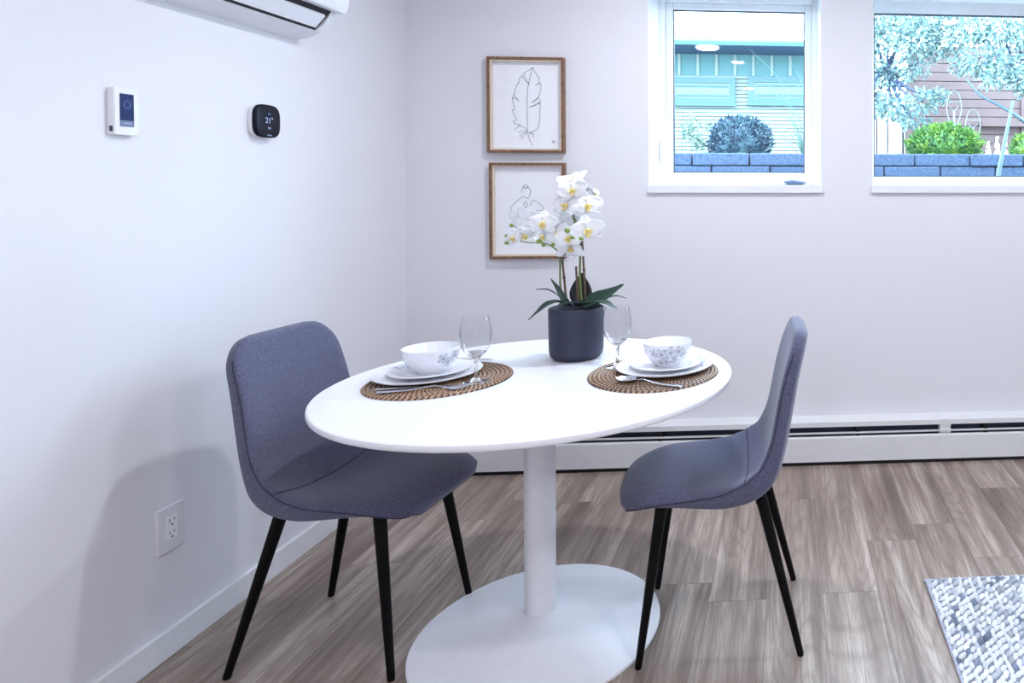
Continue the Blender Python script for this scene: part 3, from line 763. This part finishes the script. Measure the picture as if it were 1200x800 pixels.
stalk('flower_stem', 'stem', [lo(660, 360, -.01), lo(656.5, 332, -.02), lo(656, 300, -.02), lo(650, 291, -.02), lo(638, 285, -.03), lo(618, 284, -.03), lo(596, 279, -.03)], .0036, .0014)
stalk('flower_stem', 'stem', [lo(681, 290, 0), lo(677, 279, -.03), lo(672, 272, -.035), lo(676, 262, -.03), lo(673, 255, -.02)], .002, .0014)
stalk('flower_stem', 'stem', [lo(668, 235, 0), lo(680, 240, .01), lo(694, 229, .01)], .0018, .0013)
stalk('plant_tie', 'stake', [lo(655.5, 299, -.03), lo(658, 302, -.034), lo(661.5, 299, -.03), lo(664, 294, -.02)], .0018, .0015)

def petal_mesh(Lp, Wp, curl, shape=1.0):
    n, K = 9, 7; vs = []; fs = []
    for i in range(n):
        u = i / (n - 1); w_ = Wp * (math.sin(PI * (.06 + .90 * u ** (.75 * shape))) ** .62)
        if i == 0: w_ = Wp * .22
        for k in range(K):
            q = (k / (K - 1) - .5) * 2
            vs.append((u * Lp - abs(q) ** 2 * Lp * .03, q * w_, curl * u * u * Lp + .10 * Lp * (abs(q) ** 2) * (.5 - u) + .002 * math.sin(q * 4 + u * 5)))
    for i in range(n - 1):
        for k in range(K - 1): fs.append((i * K + k, i * K + k + 1, (i + 1) * K + k + 1, (i + 1) * K + k))
    return vs, fs
def bloom(x, y, dy, face, r=.046, roll=0, kinds=5, spread=.0):
    """face: direction the blossom looks"""
    z_ = Vector(face).normalized(); x_ = Vector((0, 0, 1)).cross(z_)
    x_ = x_.normalized() if x_.length > 1e-3 else Vector((1, 0, 0)); y_ = z_.cross(x_)
    R = Matrix((x_, y_, z_)).transposed().to_4x4() @ Matrix.Rotation(math.radians(roll), 4, 'Z')
    c_ = lo(x, y, dy); r *= 1.1; T_ = Matrix.Translation(c_) @ R
    b_ = MB()
    spec = [(90, .95, .40, -.12 + spread), (210, .95, .36, .05 + spread), (330, .95, .36, .05 + spread)]      # sepals behind
    for a, l_, w_, cu in spec[:kinds]:
        vs, fs = petal_mesh(r * l_, r * w_, cu); b_.add(vs, fs, T_ @ Matrix.Translation((0, 0, -.002)) @ Matrix.Rotation(math.radians(a), 4, 'Z'))
    for a in (12, 168):
        vs, fs = petal_mesh(r * 1.05, r * .60, .12 + spread, .8); b_.add(vs, fs, T_ @ Matrix.Rotation(math.radians(a), 4, 'Z'))
    o = b_.build('blossom', M['petal'], orc, 180, solid=.0008)
    l_ = MB(); vs, fs = petal_mesh(r * .42, r * .17, .5); l_.add(vs, fs, T_ @ Matrix.Rotation(math.radians(-90), 4, 'Z'))
    for sg in (-1, 1):
        vs, fs = petal_mesh(r * .28, r * .12, 1.0); l_.add(vs, fs, T_ @ Matrix.Translation((0, 0, .002)) @ Matrix.Rotation(math.radians(-90 + 62 * sg), 4, 'Z'))
    l_.ball(T_ @ Vector((0, r * .05, .006)), .0052, 8, 6)
    l_.build('lip', M['liporchid'], o, 180, solid=.0016)
    return o
bloom(671, 211, -.02, (-.25, -.55, .75), .046, 20, spread=.15)
bloom(671, 223, -.05, (-.1, -1, .25), .044, 12)
bloom(664, 241, -.05, (-.35, -.85, .45), .044, -8)
bloom(688, 241, -.03, (.45, -.85, .2), .045, 5)
bloom(695.5, 227.5, .02, (.85, -.3, .3), .026, 0)
bloom(684, 222, .02, (.3, .3, .8), .045, 0)
bloom(636.5, 262, -.06, (-.05, -1, .15), .040, 0)
bloom(688, 270, -.05, (.45, -.9, -.05), .048, 10)
bloom(666, 279, -.07, (0, -.9, .1), .038, 10)
bloom(654, 274, -.05, (-.4, -.9, .2), .038, 30)
bloom(602, 279, -.05, (-.55, -.8, .0), .030, 20)
bloom(616, 257, -.0, (.1, .8, .35), .050, 0)
bloom(614, 275, -.03, (.3, -.5, -.6), .036, 30)
bloom(636, 278, -.03, (.1, -.8, .3), .028, 0)
bloom(672, 258, .0, (.2, .9, .2), .046, 40)
bloom(669, 292, -.03, (.1, -.8, -.6), .038, 180, spread=.25)
for x_, y_, dy in ((599.5, 264, -.03), (594, 276.5, -.03), (593.5, 284.5, -.04), (631.7, 282.7, -.06), (637, 287, -.06), (648, 286.7, -.05), (664.7, 270, -.12), (670.7, 278, -.12), (681, 279.5, -.1)):
    r_ = .0088 if x_ in (631.7, 664.7) else .0068
    b_ = MB(); b_.ball(lo(x_, y_, dy), (r_, r_, r_ * .85), 12, 8); b_.tube([lo(x_, y_, dy), lo(x_ + (6 if x_ < 640 else 3), y_ + 2, dy + .01)], .0012, 6)
    b_.build('bud', M['bud'], orc, 60)

# ------------------------------------------------------------------ rug
RX0, RY1 = .455, 2.292; RX1, RY0 = 2.55, .95
b_ = MB(); cols = []
rs = random.Random(3)
def knot(cx, cy, cz, rx, ry, rz, ang, c_):
    n0 = len(b_.v); b_.ball((cx, cy, cz), (rx, ry, rz), 9, 6, Matrix.Rotation(ang, 4, 'Z')); cols.extend([c_] * (len(b_.v) - n0))
dx, dy = .0160, .0275
nx = int((RX1 - RX0) / dx); ny = int((RY1 - RY0) / dy)
for i in range(nx):
    for j in range(ny):
        x_ = RX0 + .012 + i * dx; y_ = RY1 - .012 - j * dy - (dy / 2 if i % 2 else 0)
        if y_ < RY0: continue
        q = rs.random(); nn = noise.noise(Vector((x_ * 5, y_ * 3, 2.2)))
        if q < .045 + .10 * nn: g = rs.uniform(.10, .26); c_ = (g * .85, g, g * 1.4, 1)
        elif q < .26: g = rs.uniform(.36, .6); c_ = (g * .95, g, g * 1.08, 1)
        else: g = rs.uniform(.66, .84); c_ = (g, g, g * 1.01, 1)
        knot(x_ + rs.uniform(-.003, .003), y_ + rs.uniform(-.003, .003), .0085 + rs.uniform(-.001, .002), rs.uniform(.0072, .0092), rs.uniform(.0165, .0215), rs.uniform(.0055, .0072), (-.62 if i % 2 else -.3) + rs.uniform(-.2, .2), c_)
n0 = len(b_.v); b_.box(RX0 + .004, RX1, RY0, RY1 - .004, .0, .0105); cols.extend([(.24, .26, .32, 1)] * (len(b_.v) - n0))
rg = b_.build('area_rug', M['wool'], None, 180)
at_ = rg.data.color_attributes.new('knot', 'FLOAT_COLOR', 'POINT')
at_.data.foreach_set('color', [q for c_ in cols for q in c_])
tag(rg, 'chunky knotted white and grey wool rug in the lower right corner', 'rug')
e_ = MB()
for k in range(int((RY1 - RY0) / .011)): e_.ball((RX0 + .002, RY1 - k * .011, .007), (.0045, .0075, .0065), 6, 4, Matrix.Rotation(.5, 4, 'Z'))
for k in range(int((RX1 - RX0) / .011)): e_.ball((RX0 + k * .011, RY1 + .001, .007), (.0075, .0045, .0065), 6, 4, Matrix.Rotation(.5, 4, 'Z'))
M['binding'] = plain('rug_binding', srgb(190, 195, 210), .9, var=.35, scale=90)
o = e_.build('edge_binding', M['binding'], rg, 180)

# ------------------------------------------------------------------ outdoors
GZ = 1.49
struct(MB().box(-14, 16, 5.16, 30, GZ - .3, GZ).build('ground', M['soilout'], smooth=0), 'raised garden ground beyond the block wall', 'ground')
struct(MB().box(-6, 8, YB + WT, 5.3, .6, .72).build('ground', M['soilout'], smooth=0), 'gravel strip between house and block wall', 'ground')
# garden block wall
b_ = MB(); x = -3.0; rs = random.Random(5)
WY = 5.0
j0 = [at(q, 190, WY).x for q in (811, 878, 944, 1008, 1072, 1137)]
def course(z0, z1, joints, y0):
    for a, c_ in zip(joints, joints[1:]): b_.box(a + .004, c_ - .004, y0 + rs.uniform(-.006, .006), y0 + .22, z0 + .003, z1 - .002)
top_j = [j0[0] - .385 * k for k in range(6, 0, -1)] + j0 + [j0[-1] + .385 * k for k in range(1, 8)]
zt_ = at(1100, 180, WY).z; zc1 = at(1100, 195, WY).z; hh = zt_ - zc1
course(zc1, zt_, top_j, WY)
low_j = [at(1102, 200, WY).x + .40 * k for k in range(-12, 9)]
course(zc1 - hh, zc1, low_j, WY + .004)
for k in range(2, 9): course(zc1 - hh * k, zc1 - hh * (k - 1), [j + (.2 if k % 2 == 0 else 0) for j in low_j], WY + .002)
tag(b_.build('garden_wall', M['block'], None, 30, .008), 'low blue-grey concrete block garden wall outside both windows', 'garden wall')

# neighbour's house
HY = 18.0
def hz(y): return at(870, y, HY).z
def he(y): return at(870, y, HY - 1.2).z
hs = thing('neighbour_house', 'pale sided house beyond the garden seen through the left window', 'house', (-3.5, HY, GZ))
OF = Vector((3.5, -HY, -GZ))
def hb(mb, nm, mt, par=None, sm=0):
    o = mb.build(nm, M[mt], par or hs, sm); 
    if par is None: o.location = OF
    return o
hxa, hxb = -9.0, 1.3
zsplit = hz(89)
b_ = MB(); b_.box(hxa, hxb, HY + .04, HY + 4, GZ, zsplit)
pitch = .093; k = 0
while GZ + k * pitch < zsplit - .02:
    z0 = GZ + k * pitch
    b_.prism([(0, .014), (.035, .014), (.012, pitch), (-.02, pitch), (-.02, 0), (0, 0)], hxa, hxb, lambda p, a: (a, HY + .04 - p[0], z0 + p[1])); k += 1
hb(b_, 'lap_siding_wall', 'siding')
b_ = MB(); b_.box(hxa, hxb, HY + .02, HY + 4, zsplit, he(53)); 
xx = at(795, 75, HY).x - 3.2
while xx < hxb: hb(MB().box(xx, xx + .07, HY - .02, HY + .019, zsplit, he(53) - .01), 'batten', 'siding'); xx += .455
hb(b_, 'board_siding_wall', 'siding_up')
hb(MB().box(hxa - .2, hxb + .2, HY - 1.2, HY + .02, he(53), he(53) + .05), 'soffit', 'soffit')
hb(MB().prism([(HY - 1.3, he(54)), (HY - 1.2, he(54)), (HY - 1.2, he(47.5)), (HY - 1.30, he(47)), (HY - 1.33, he(50))], hxa - .2, hxb + .2, lambda p, a: (a, p[0], p[1])), 'gutter', 'gutter')
hb(MB().prism([(HY - 1.2, he(53) + .05), (HY + 4, he(53) + .05), (HY + 4, he(47.5) + .55), (HY - 1.2, he(47.5))], hxa - .2, hxb + .2, lambda p, a: (a, p[0], p[1])), 'roof', 'gutter')
for (xa, xb) in ((760, 862), (877, 975)):
    p, q = at(xa, 90, HY), at(xb, 122, HY)
    r = MB(); y_ = HY - .06; t_ = .14
    r.box(p.x, p.x + t_, y_, HY + .03, q.z, p.z); r.box(q.x - t_, q.x, y_, HY + .03, q.z, p.z); r.box(p.x + t_, q.x - t_, y_, HY + .03, q.z, q.z + t_); r.box(p.x + t_, q.x - t_, y_, HY + .03, p.z - t_, p.z)
    r.box(p.x - .04, q.x + .04, y_ - .05, y_ - .001, q.z - .06, q.z - .001)
    r.box(p.x + t_ + .05, q.x - t_ - .05, y_ + .01, HY, p.z - t_ * 1.7, p.z - t_ * 1.35); r.box(p.x + t_ + .05, q.x - t_ - .05, y_ + .01, HY, q.z + t_ * 1.3, q.z + t_ * 1.6)
    wf = hb(r, 'window', 'nwin')
    MB().box(p.x + t_, q.x - t_, HY - .02, HY + .03, q.z + t_, p.z - t_).build('pane', M['nglass'], wf, 0)
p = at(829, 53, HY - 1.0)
MB().lathe([(0, 0), (.24, 0), (.27, .03), (.24, .06), (0, .06)], 24, Matrix.Translation((p.x + 3.5, -1.0, he(53) - GZ - .058))).build('reflection_disc', M['reflection_glow'], hs, 60)  # glowing disc added under the eave, standing for a room light's reflection

# leafy masses
def leaves(b_, c_, rad, n, size, seed, shell=.55, up=.0, droop=0):
    rs = random.Random(seed)
    for _ in range(n):
        d = Vector((rs.gauss(0, 1), rs.gauss(0, 1), rs.gauss(0, 1))).normalized()
        k = rs.uniform(shell, 1.0) * (1 + .12 * noise.noise(d * 3 + Vector((seed, 0, 0))))
        p = Vector(c_) + Vector((d.x * rad[0], d.y * rad[1], d.z * rad[2])) * k
        ax = (d + Vector((rs.uniform(-.7, .7), rs.uniform(-.7, .7), rs.uniform(-.7, .7) + up))).normalized()
        ax.z -= droop; ax.normalize()
        sd = ax.cross(Vector((rs.uniform(-1, 1), rs.uniform(-1, 1), rs.uniform(-1, 1)))).normalized(); s_ = size * rs.uniform(.6, 1.3)
        nn = ax.cross(sd) * s_ * .18
        b_.add([p, p + ax * s_ * .5 + sd * s_ * .24 + nn, p + ax * s_, p + ax * s_ * .5 - sd * s_ * .24 + nn], [(0, 1, 2, 3)])
def bush(name, label, cpx, Yd, w, h, mat, seed, size=.035, n=2600):
    p = at(cpx, 180, Yd); o = thing(name, label, 'shrub', (p.x, Yd, GZ))
    b_ = MB(); nu = 28; core = []
    b_.ball((0, 0, h * .34), (w * .40, w * .38, h * .50), 24, 16)
    leaves(b_, (0, 0, h * .42), (w / 2, w / 2, h * .60), n, size, seed, .74, .35)
    b_.v = [(a, c_, max(d, .005)) for a, c_, d in b_.v]
    b_.build('foliage', M[mat], o, 0)
    MB().tube([(0, 0, 0), (.01, 0, h * .3)], [.02, .014], 8).build('stem', M['bark'], o, 60)
    return o
bush('round_shrub', 'dark blue-green rounded shrub outside the left window', 868, 5.75, .50, .345, 'darkbush', 11, .032, 3000)
bush('round_shrub', 'bright lime-green rounded shrub outside the right window', 1106, 5.75, .60, .29, 'limebush', 12, .036, 3200)
bush('round_shrub', 'pale green shrub at the far right of the right window', 1208, 5.9, .34, .24, 'limebush', 13, .04, 900)

# long-bladed grass clump, left window
p = at(946, 180, 5.6); gr = thing('ornamental_grass', 'arching pale ornamental grass at the right of the left window', 'grass', (p.x, 5.6, GZ))
tips = [(878, 57), (858, 40 + 90), (893, 92), (888, 95), (905, 130), (925, 68), (930, 95), (938, 85), (943, 66), (955, 60), (900, 120), (888, 136), (915, 150), (950, 100), (935, 120), (900, 98), (960, 90), (970, 120), (922, 165), (905, 160), (928, 88), (942, 100)]
rs = random.Random(9)
b_ = MB()
for i, (tx, ty) in enumerate(tips):
    tp = at(tx, ty, 5.6 + rs.uniform(-.15, .2)) - Vector((p.x, 5.6, GZ)); base_ = Vector((rs.uniform(-.03, .05), rs.uniform(-.04, .04), 0))
    mid_ = base_ + (tp - base_) * .55 + Vector((.06 * (1 if tp.x < 0 else -1), 0, .10 * tp.length))
    b_.tube(bez([base_, mid_, tp], 14), [.010 - .0072 * k / 14 for k in range(15)], 5, True, .35)
M['grass'] = plain('teal_grass_blade', srgb(76, 104, 96), .6, var=.35)
b_.build('blades', M['grass'], gr, 60)
# feathery pale plants left
b_ = MB(); p = at(812, 180, 5.9); fp = thing('feathery_plant', 'faint pale feathery plant left of the dark shrub', 'plant', (p.x, 5.9, GZ))
for i in range(9):
    x0 = rs.uniform(-.13, .16); tp = Vector((x0 + rs.uniform(-.08, .08), rs.uniform(-.1, .1), rs.uniform(.15, .36))); b_.tube([(x0, 0, 0), tp * .5 + Vector((x0 * .5, 0, 0)), tp], [.003, .002, .001], 5)
    leaves(b_, tuple(tp * .8), (.05, .05, .09), 26, .035, 40 + i, .1, .6)
b_.build('foliage', M['palegrass'], fp, 0)
# white flower spikes right window
for i, (fx, fy, hh_) in enumerate(((1158, 167, 13), (1168.5, 161, 19), (1178, 166, 14))):
    p = at(fx, 180, 5.5); tp = at(fx, fy, 5.5)
    o = thing('flower_spike', ('leftmost', 'middle, tallest', 'rightmost')[i] + ' of three white flower spikes beside the lime shrub', 'flower', (p.x, 5.5, GZ), 0, 'white flower spikes')
    h_ = tp.z - GZ; b_ = MB()
    for k in range(26): a = rs.uniform(0, 2 * PI); q = rs.uniform(.2, 1); r_ = .022 * (1.15 - q); b_.ball((r_ * math.cos(a), r_ * math.sin(a), h_ * q), (.009, .009, .012), 6, 4)
    b_.build('florets', M['petal'], o, 60); MB().tube([(0, 0, 0), (0, 0, h_)], [.003, .002], 6).build('stem', M['stem'], o, 60)

# brown fence, right window
FY = 9.0
fn = thing('board_fence', 'dark brown horizontal board fence behind the tree', 'fence', (2.9, FY, GZ))
xa = at(1062, 150, FY).x; xb = 6.0; b_ = MB(); z = GZ; 
while z < at(1100, 62, FY).z:
    b_.box(xa - 2.9, xb - 2.9, 0, .03, z - GZ + .006, z - GZ + .108); z += .112
b_.box(xa - 2.9, xb - 2.9, .03, .05, 0, z - GZ - .03)
b_.build('boards', M['fence'], fn, 0)
pz = at(1160, 146, FY).z - GZ; MB().box(at(1148, 146, FY).x - 2.9, xb - 2.9, -.12, 0, pz - .03, pz + .03).build('ledge', M['fence'], fn, 0)
for x_ in (xa, 3.0, 4.6): MB().box(x_ - 2.9, x_ - 2.9 + .09, -.03, .0, 0, z - GZ).build('post', M['fence'], fn, 0)
pf = thing('pale_fence', 'pale vertical board fence left of the brown boards', 'fence', (1.2, FY + .1, GZ))
for (a, c_) in ((1000, 1015), (1016.5, 1027), (1028.5, 1039.5), (1041, 1057.5), (1059.5, 1066)):
    p, q = at(a, 110, FY + .1), at(c_, 110, FY + .1); MB().box(p.x - 1.2, q.x - 1.2, 0, .03, 0, p.z - GZ).build('board', M['palefence'], pf, 0)
MB().box(at(1000, 130, FY).x - 1.2, at(1066, 130, FY).x - 1.2, .061, .08, 0, .66).build('backing', M['bark'], pf, 0)
MB().box(at(1000, 130, FY).x - 1.2, at(1066, 130, FY).x - 1.2, .03, .06, .25, .33).build('rail', M['bark'], pf, 0)

# oval wire ornaments shaped like snowshoes
def ornament(x, ytop, ybot, label):
    Yd = 7.2; p = at(x, ybot, Yd); tp = at(x, ytop, Yd); h_ = tp.z - p.z; w_ = .077
    base_z = GZ; o = thing('garden_ornament', label, 'garden ornament', (p.x, Yd, base_z), 0, 'wire garden ornaments')
    lp = [(w_ * math.sin(2 * PI * k / 40) * (1 if math.cos(2 * PI * k / 40) > 0 else .55 + .45 * (1 + math.cos(2 * PI * k / 40))), 0, p.z - base_z + h_ * (.5 + .5 * math.cos(2 * PI * k / 40))) for k in range(41)]
    MB().tube(lp, .0055, 6).build('hoop', M['wire'], o, 60)
    b_ = MB(); zc_ = p.z - base_z
    b_.tube([(-w_ * .85, 0, zc_ + h_ * .70), (w_ * .85, 0, zc_ + h_ * .70)], .005, 6)
    b_.tube([(-.045, 0, zc_ + h_ * .58), (0, 0, zc_ + h_ * .48), (.045, 0, zc_ + h_ * .58)], .006, 6)
    b_.build('crossbar', M['wire'], o, 60)
    MB().tube([(0, 0, 0), (0, 0, zc_ + h_ * .48)], .012, 8).build('stake', M['wire'], o, 60)
ornament(1118, 106, 152, 'taller pale oval wire ornament left of the shorter one, right window'); ornament(1140, 128, 170, 'shorter pale oval wire ornament right of the taller one')
# leaning pale pole in front of the wall
a, c_ = at(1168, 214, 4.6), at(1187, 118, 4.75)
d_ = (c_ - a); g0 = a + d_ * ((.72 - a.z) / d_.z)
tag(MB().tube([tuple(g0), tuple(a), tuple(c_)], [.017, .016, .010], 10).build('garden_pole', M['pole'], None, 60, loc=tuple(g0)), 'slender leaning pale blue pole outside the right window', 'pole')

# trees beyond the garden
def tree(label, trunk, blobs, n, seed, size):
    base_ = Vector((trunk[0][0], trunk[0][1], GZ)); o = thing('garden_tree', label, 'tree', tuple(base_), 0, 'trees outside the right window')
    tr_ = MB(); tr_.tube([Vector(p) - base_ for p in bez(trunk, 16)], [.05 - .03 * i / 16 for i in range(17)][:len(bez(trunk, 16))], 10)
    top_ = Vector(trunk[-1]) - base_
    for (c_, r_) in blobs: tr_.tube(bez([top_ * .8, (top_ * .8 + (c_ - base_)) / 2 + Vector((0, 0, -.06)), c_ - base_], 8), [.022 - .0018 * i for i in range(9)], 6)
    tr_.build('trunk', M['bark'], o, 60)
    b_ = MB()
    for k, (c_, r_) in enumerate(blobs): leaves(b_, tuple(c_ - base_), (r_ * 1.15, r_, r_ * .75), int(n * 2.6 * r_ * r_ / .09), size * .66, seed + k, .25, 0, .35)
    b_.build('crown', M['treeleaf'], o, 0)
def B(x, y, Yd, rpx): return (at(x, y, Yd), rpx * Yd / F)
tree('pale leafy tree filling the left part of the right window', [at(1002, 180, 7.9).to_tuple()[:2] + (GZ,), at(1014, 120, 7.9), at(1050, 60, 7.9)],
     [B(1040, 40, 7.8, 30), B(1075, 45, 7.6, 30), B(1038, 90, 7.9, 26), B(1070, 78, 7.7, 20), B(1060, 15, 8, 32), B(1046, 125, 7.8, 22), B(1082, 118, 7.4, 20), B(1095, 20, 7.8, 32), B(1105, 50, 7.6, 28), B(1100, 112, 7.3, 12), B(1070, 140, 7.6, 16), B(1012, 70, 8, 30), B(1015, 120, 8, 26), B(1020, 20, 8, 34)], 330, 100, .085)
tree('pale drooping tree filling the right part of the right window', [at(1230, 180, 7.4).to_tuple()[:2] + (GZ,), at(1215, 120, 7.3), at(1195, 60, 7.2)],
     [B(1140, 35, 7.2, 30), B(1172, 35, 7.0, 30), B(1205, 40, 7, 30), B(1150, 72, 7.0, 24), B(1180, 78, 6.9, 26), B(1130, 75, 7.3, 16), B(1165, 92, 6.8, 16), B(1195, 95, 6.8, 18), B(1125, 10, 7.4, 30), B(1230, 70, 7, 30), B(1215, 105, 6.8, 20)], 330, 200, .085)
# low curved branch
tag(MB().tube(bez([at(1132, 92, 7.0), at(1150, 112, 6.9), at(1172, 124, 6.9), at(1202, 144, 6.95), at(1226, 176, 7.3)], 20), [.010 + .0006 * i for i in range(21)], 8).build('low_branch', M['pole'], bpy.data.objects['garden_tree.001'], 60), '', '')
o = bpy.data.objects['low_branch']; o.location = -bpy.data.objects['garden_tree.001'].location
del o['label']; del o['category']; o['label'] = 'pale bare curved branch'

# ------------------------------------------------------------------ light
W = bpy.data.worlds.new('World'); S.world = W; W.use_nodes = True
bg = W.node_tree.nodes['Background']; bg.inputs[0].default_value = (.60, .79, 1.0, 1); bg.inputs[1].default_value = 17.5
def area(x, y, z, size, power, col=(1, .97, .98), shape='DISK'):
    l = bpy.data.lights.new('ceiling_light', 'AREA'); l.shape = shape; l.size = size; l.energy = power; l.color = col
    o = bpy.data.objects.new('ceiling_light', l); COL.objects.link(o); o.location = (x, y, z); return o
CL = (.885, .915, 1.0)
area(-.40, 2.42, ZC - .01, .09, 16.5, CL)
area(-.45, .55, ZC - .01, .12, 12, CL)
area(1.15, 2.35, ZC - .01, .10, 14.5, CL)
area(1.1, .55, ZC - .01, .12, 19.5, CL)
area(-.45, -1.3, ZC - .01, .12, 17.5, CL)
area(1.1, -1.3, ZC - .01, .12, 20, CL)

# ------------------------------------------------------------------ camera
cd = bpy.data.cameras.new('camera'); cam = bpy.data.objects.new('camera', cd); COL.objects.link(cam); S.camera = cam
cd.sensor_width = 36; cd.sensor_fit = 'HORIZONTAL'; cd.lens = F / 1200 * 36
cd.shift_x = (600 - PX) / 1200; cd.shift_y = -(400 - PY) / 1200
cd.clip_start = .05; cd.clip_end = 200
R4 = Matrix(((RM[0][0], -RM[0][1], -RM[0][2]), (RM[1][0], -RM[1][1], -RM[1][2]), (RM[2][0], -RM[2][1], -RM[2][2]))).to_4x4()
cam.matrix_world = Matrix.Translation((0, 0, H)) @ R4
vs_ = S.view_settings; vs_.view_transform = 'Standard'; vs_.look = 'None'; vs_.gamma = 1; vs_.use_curve_mapping = False; vs_.exposure = 0.0
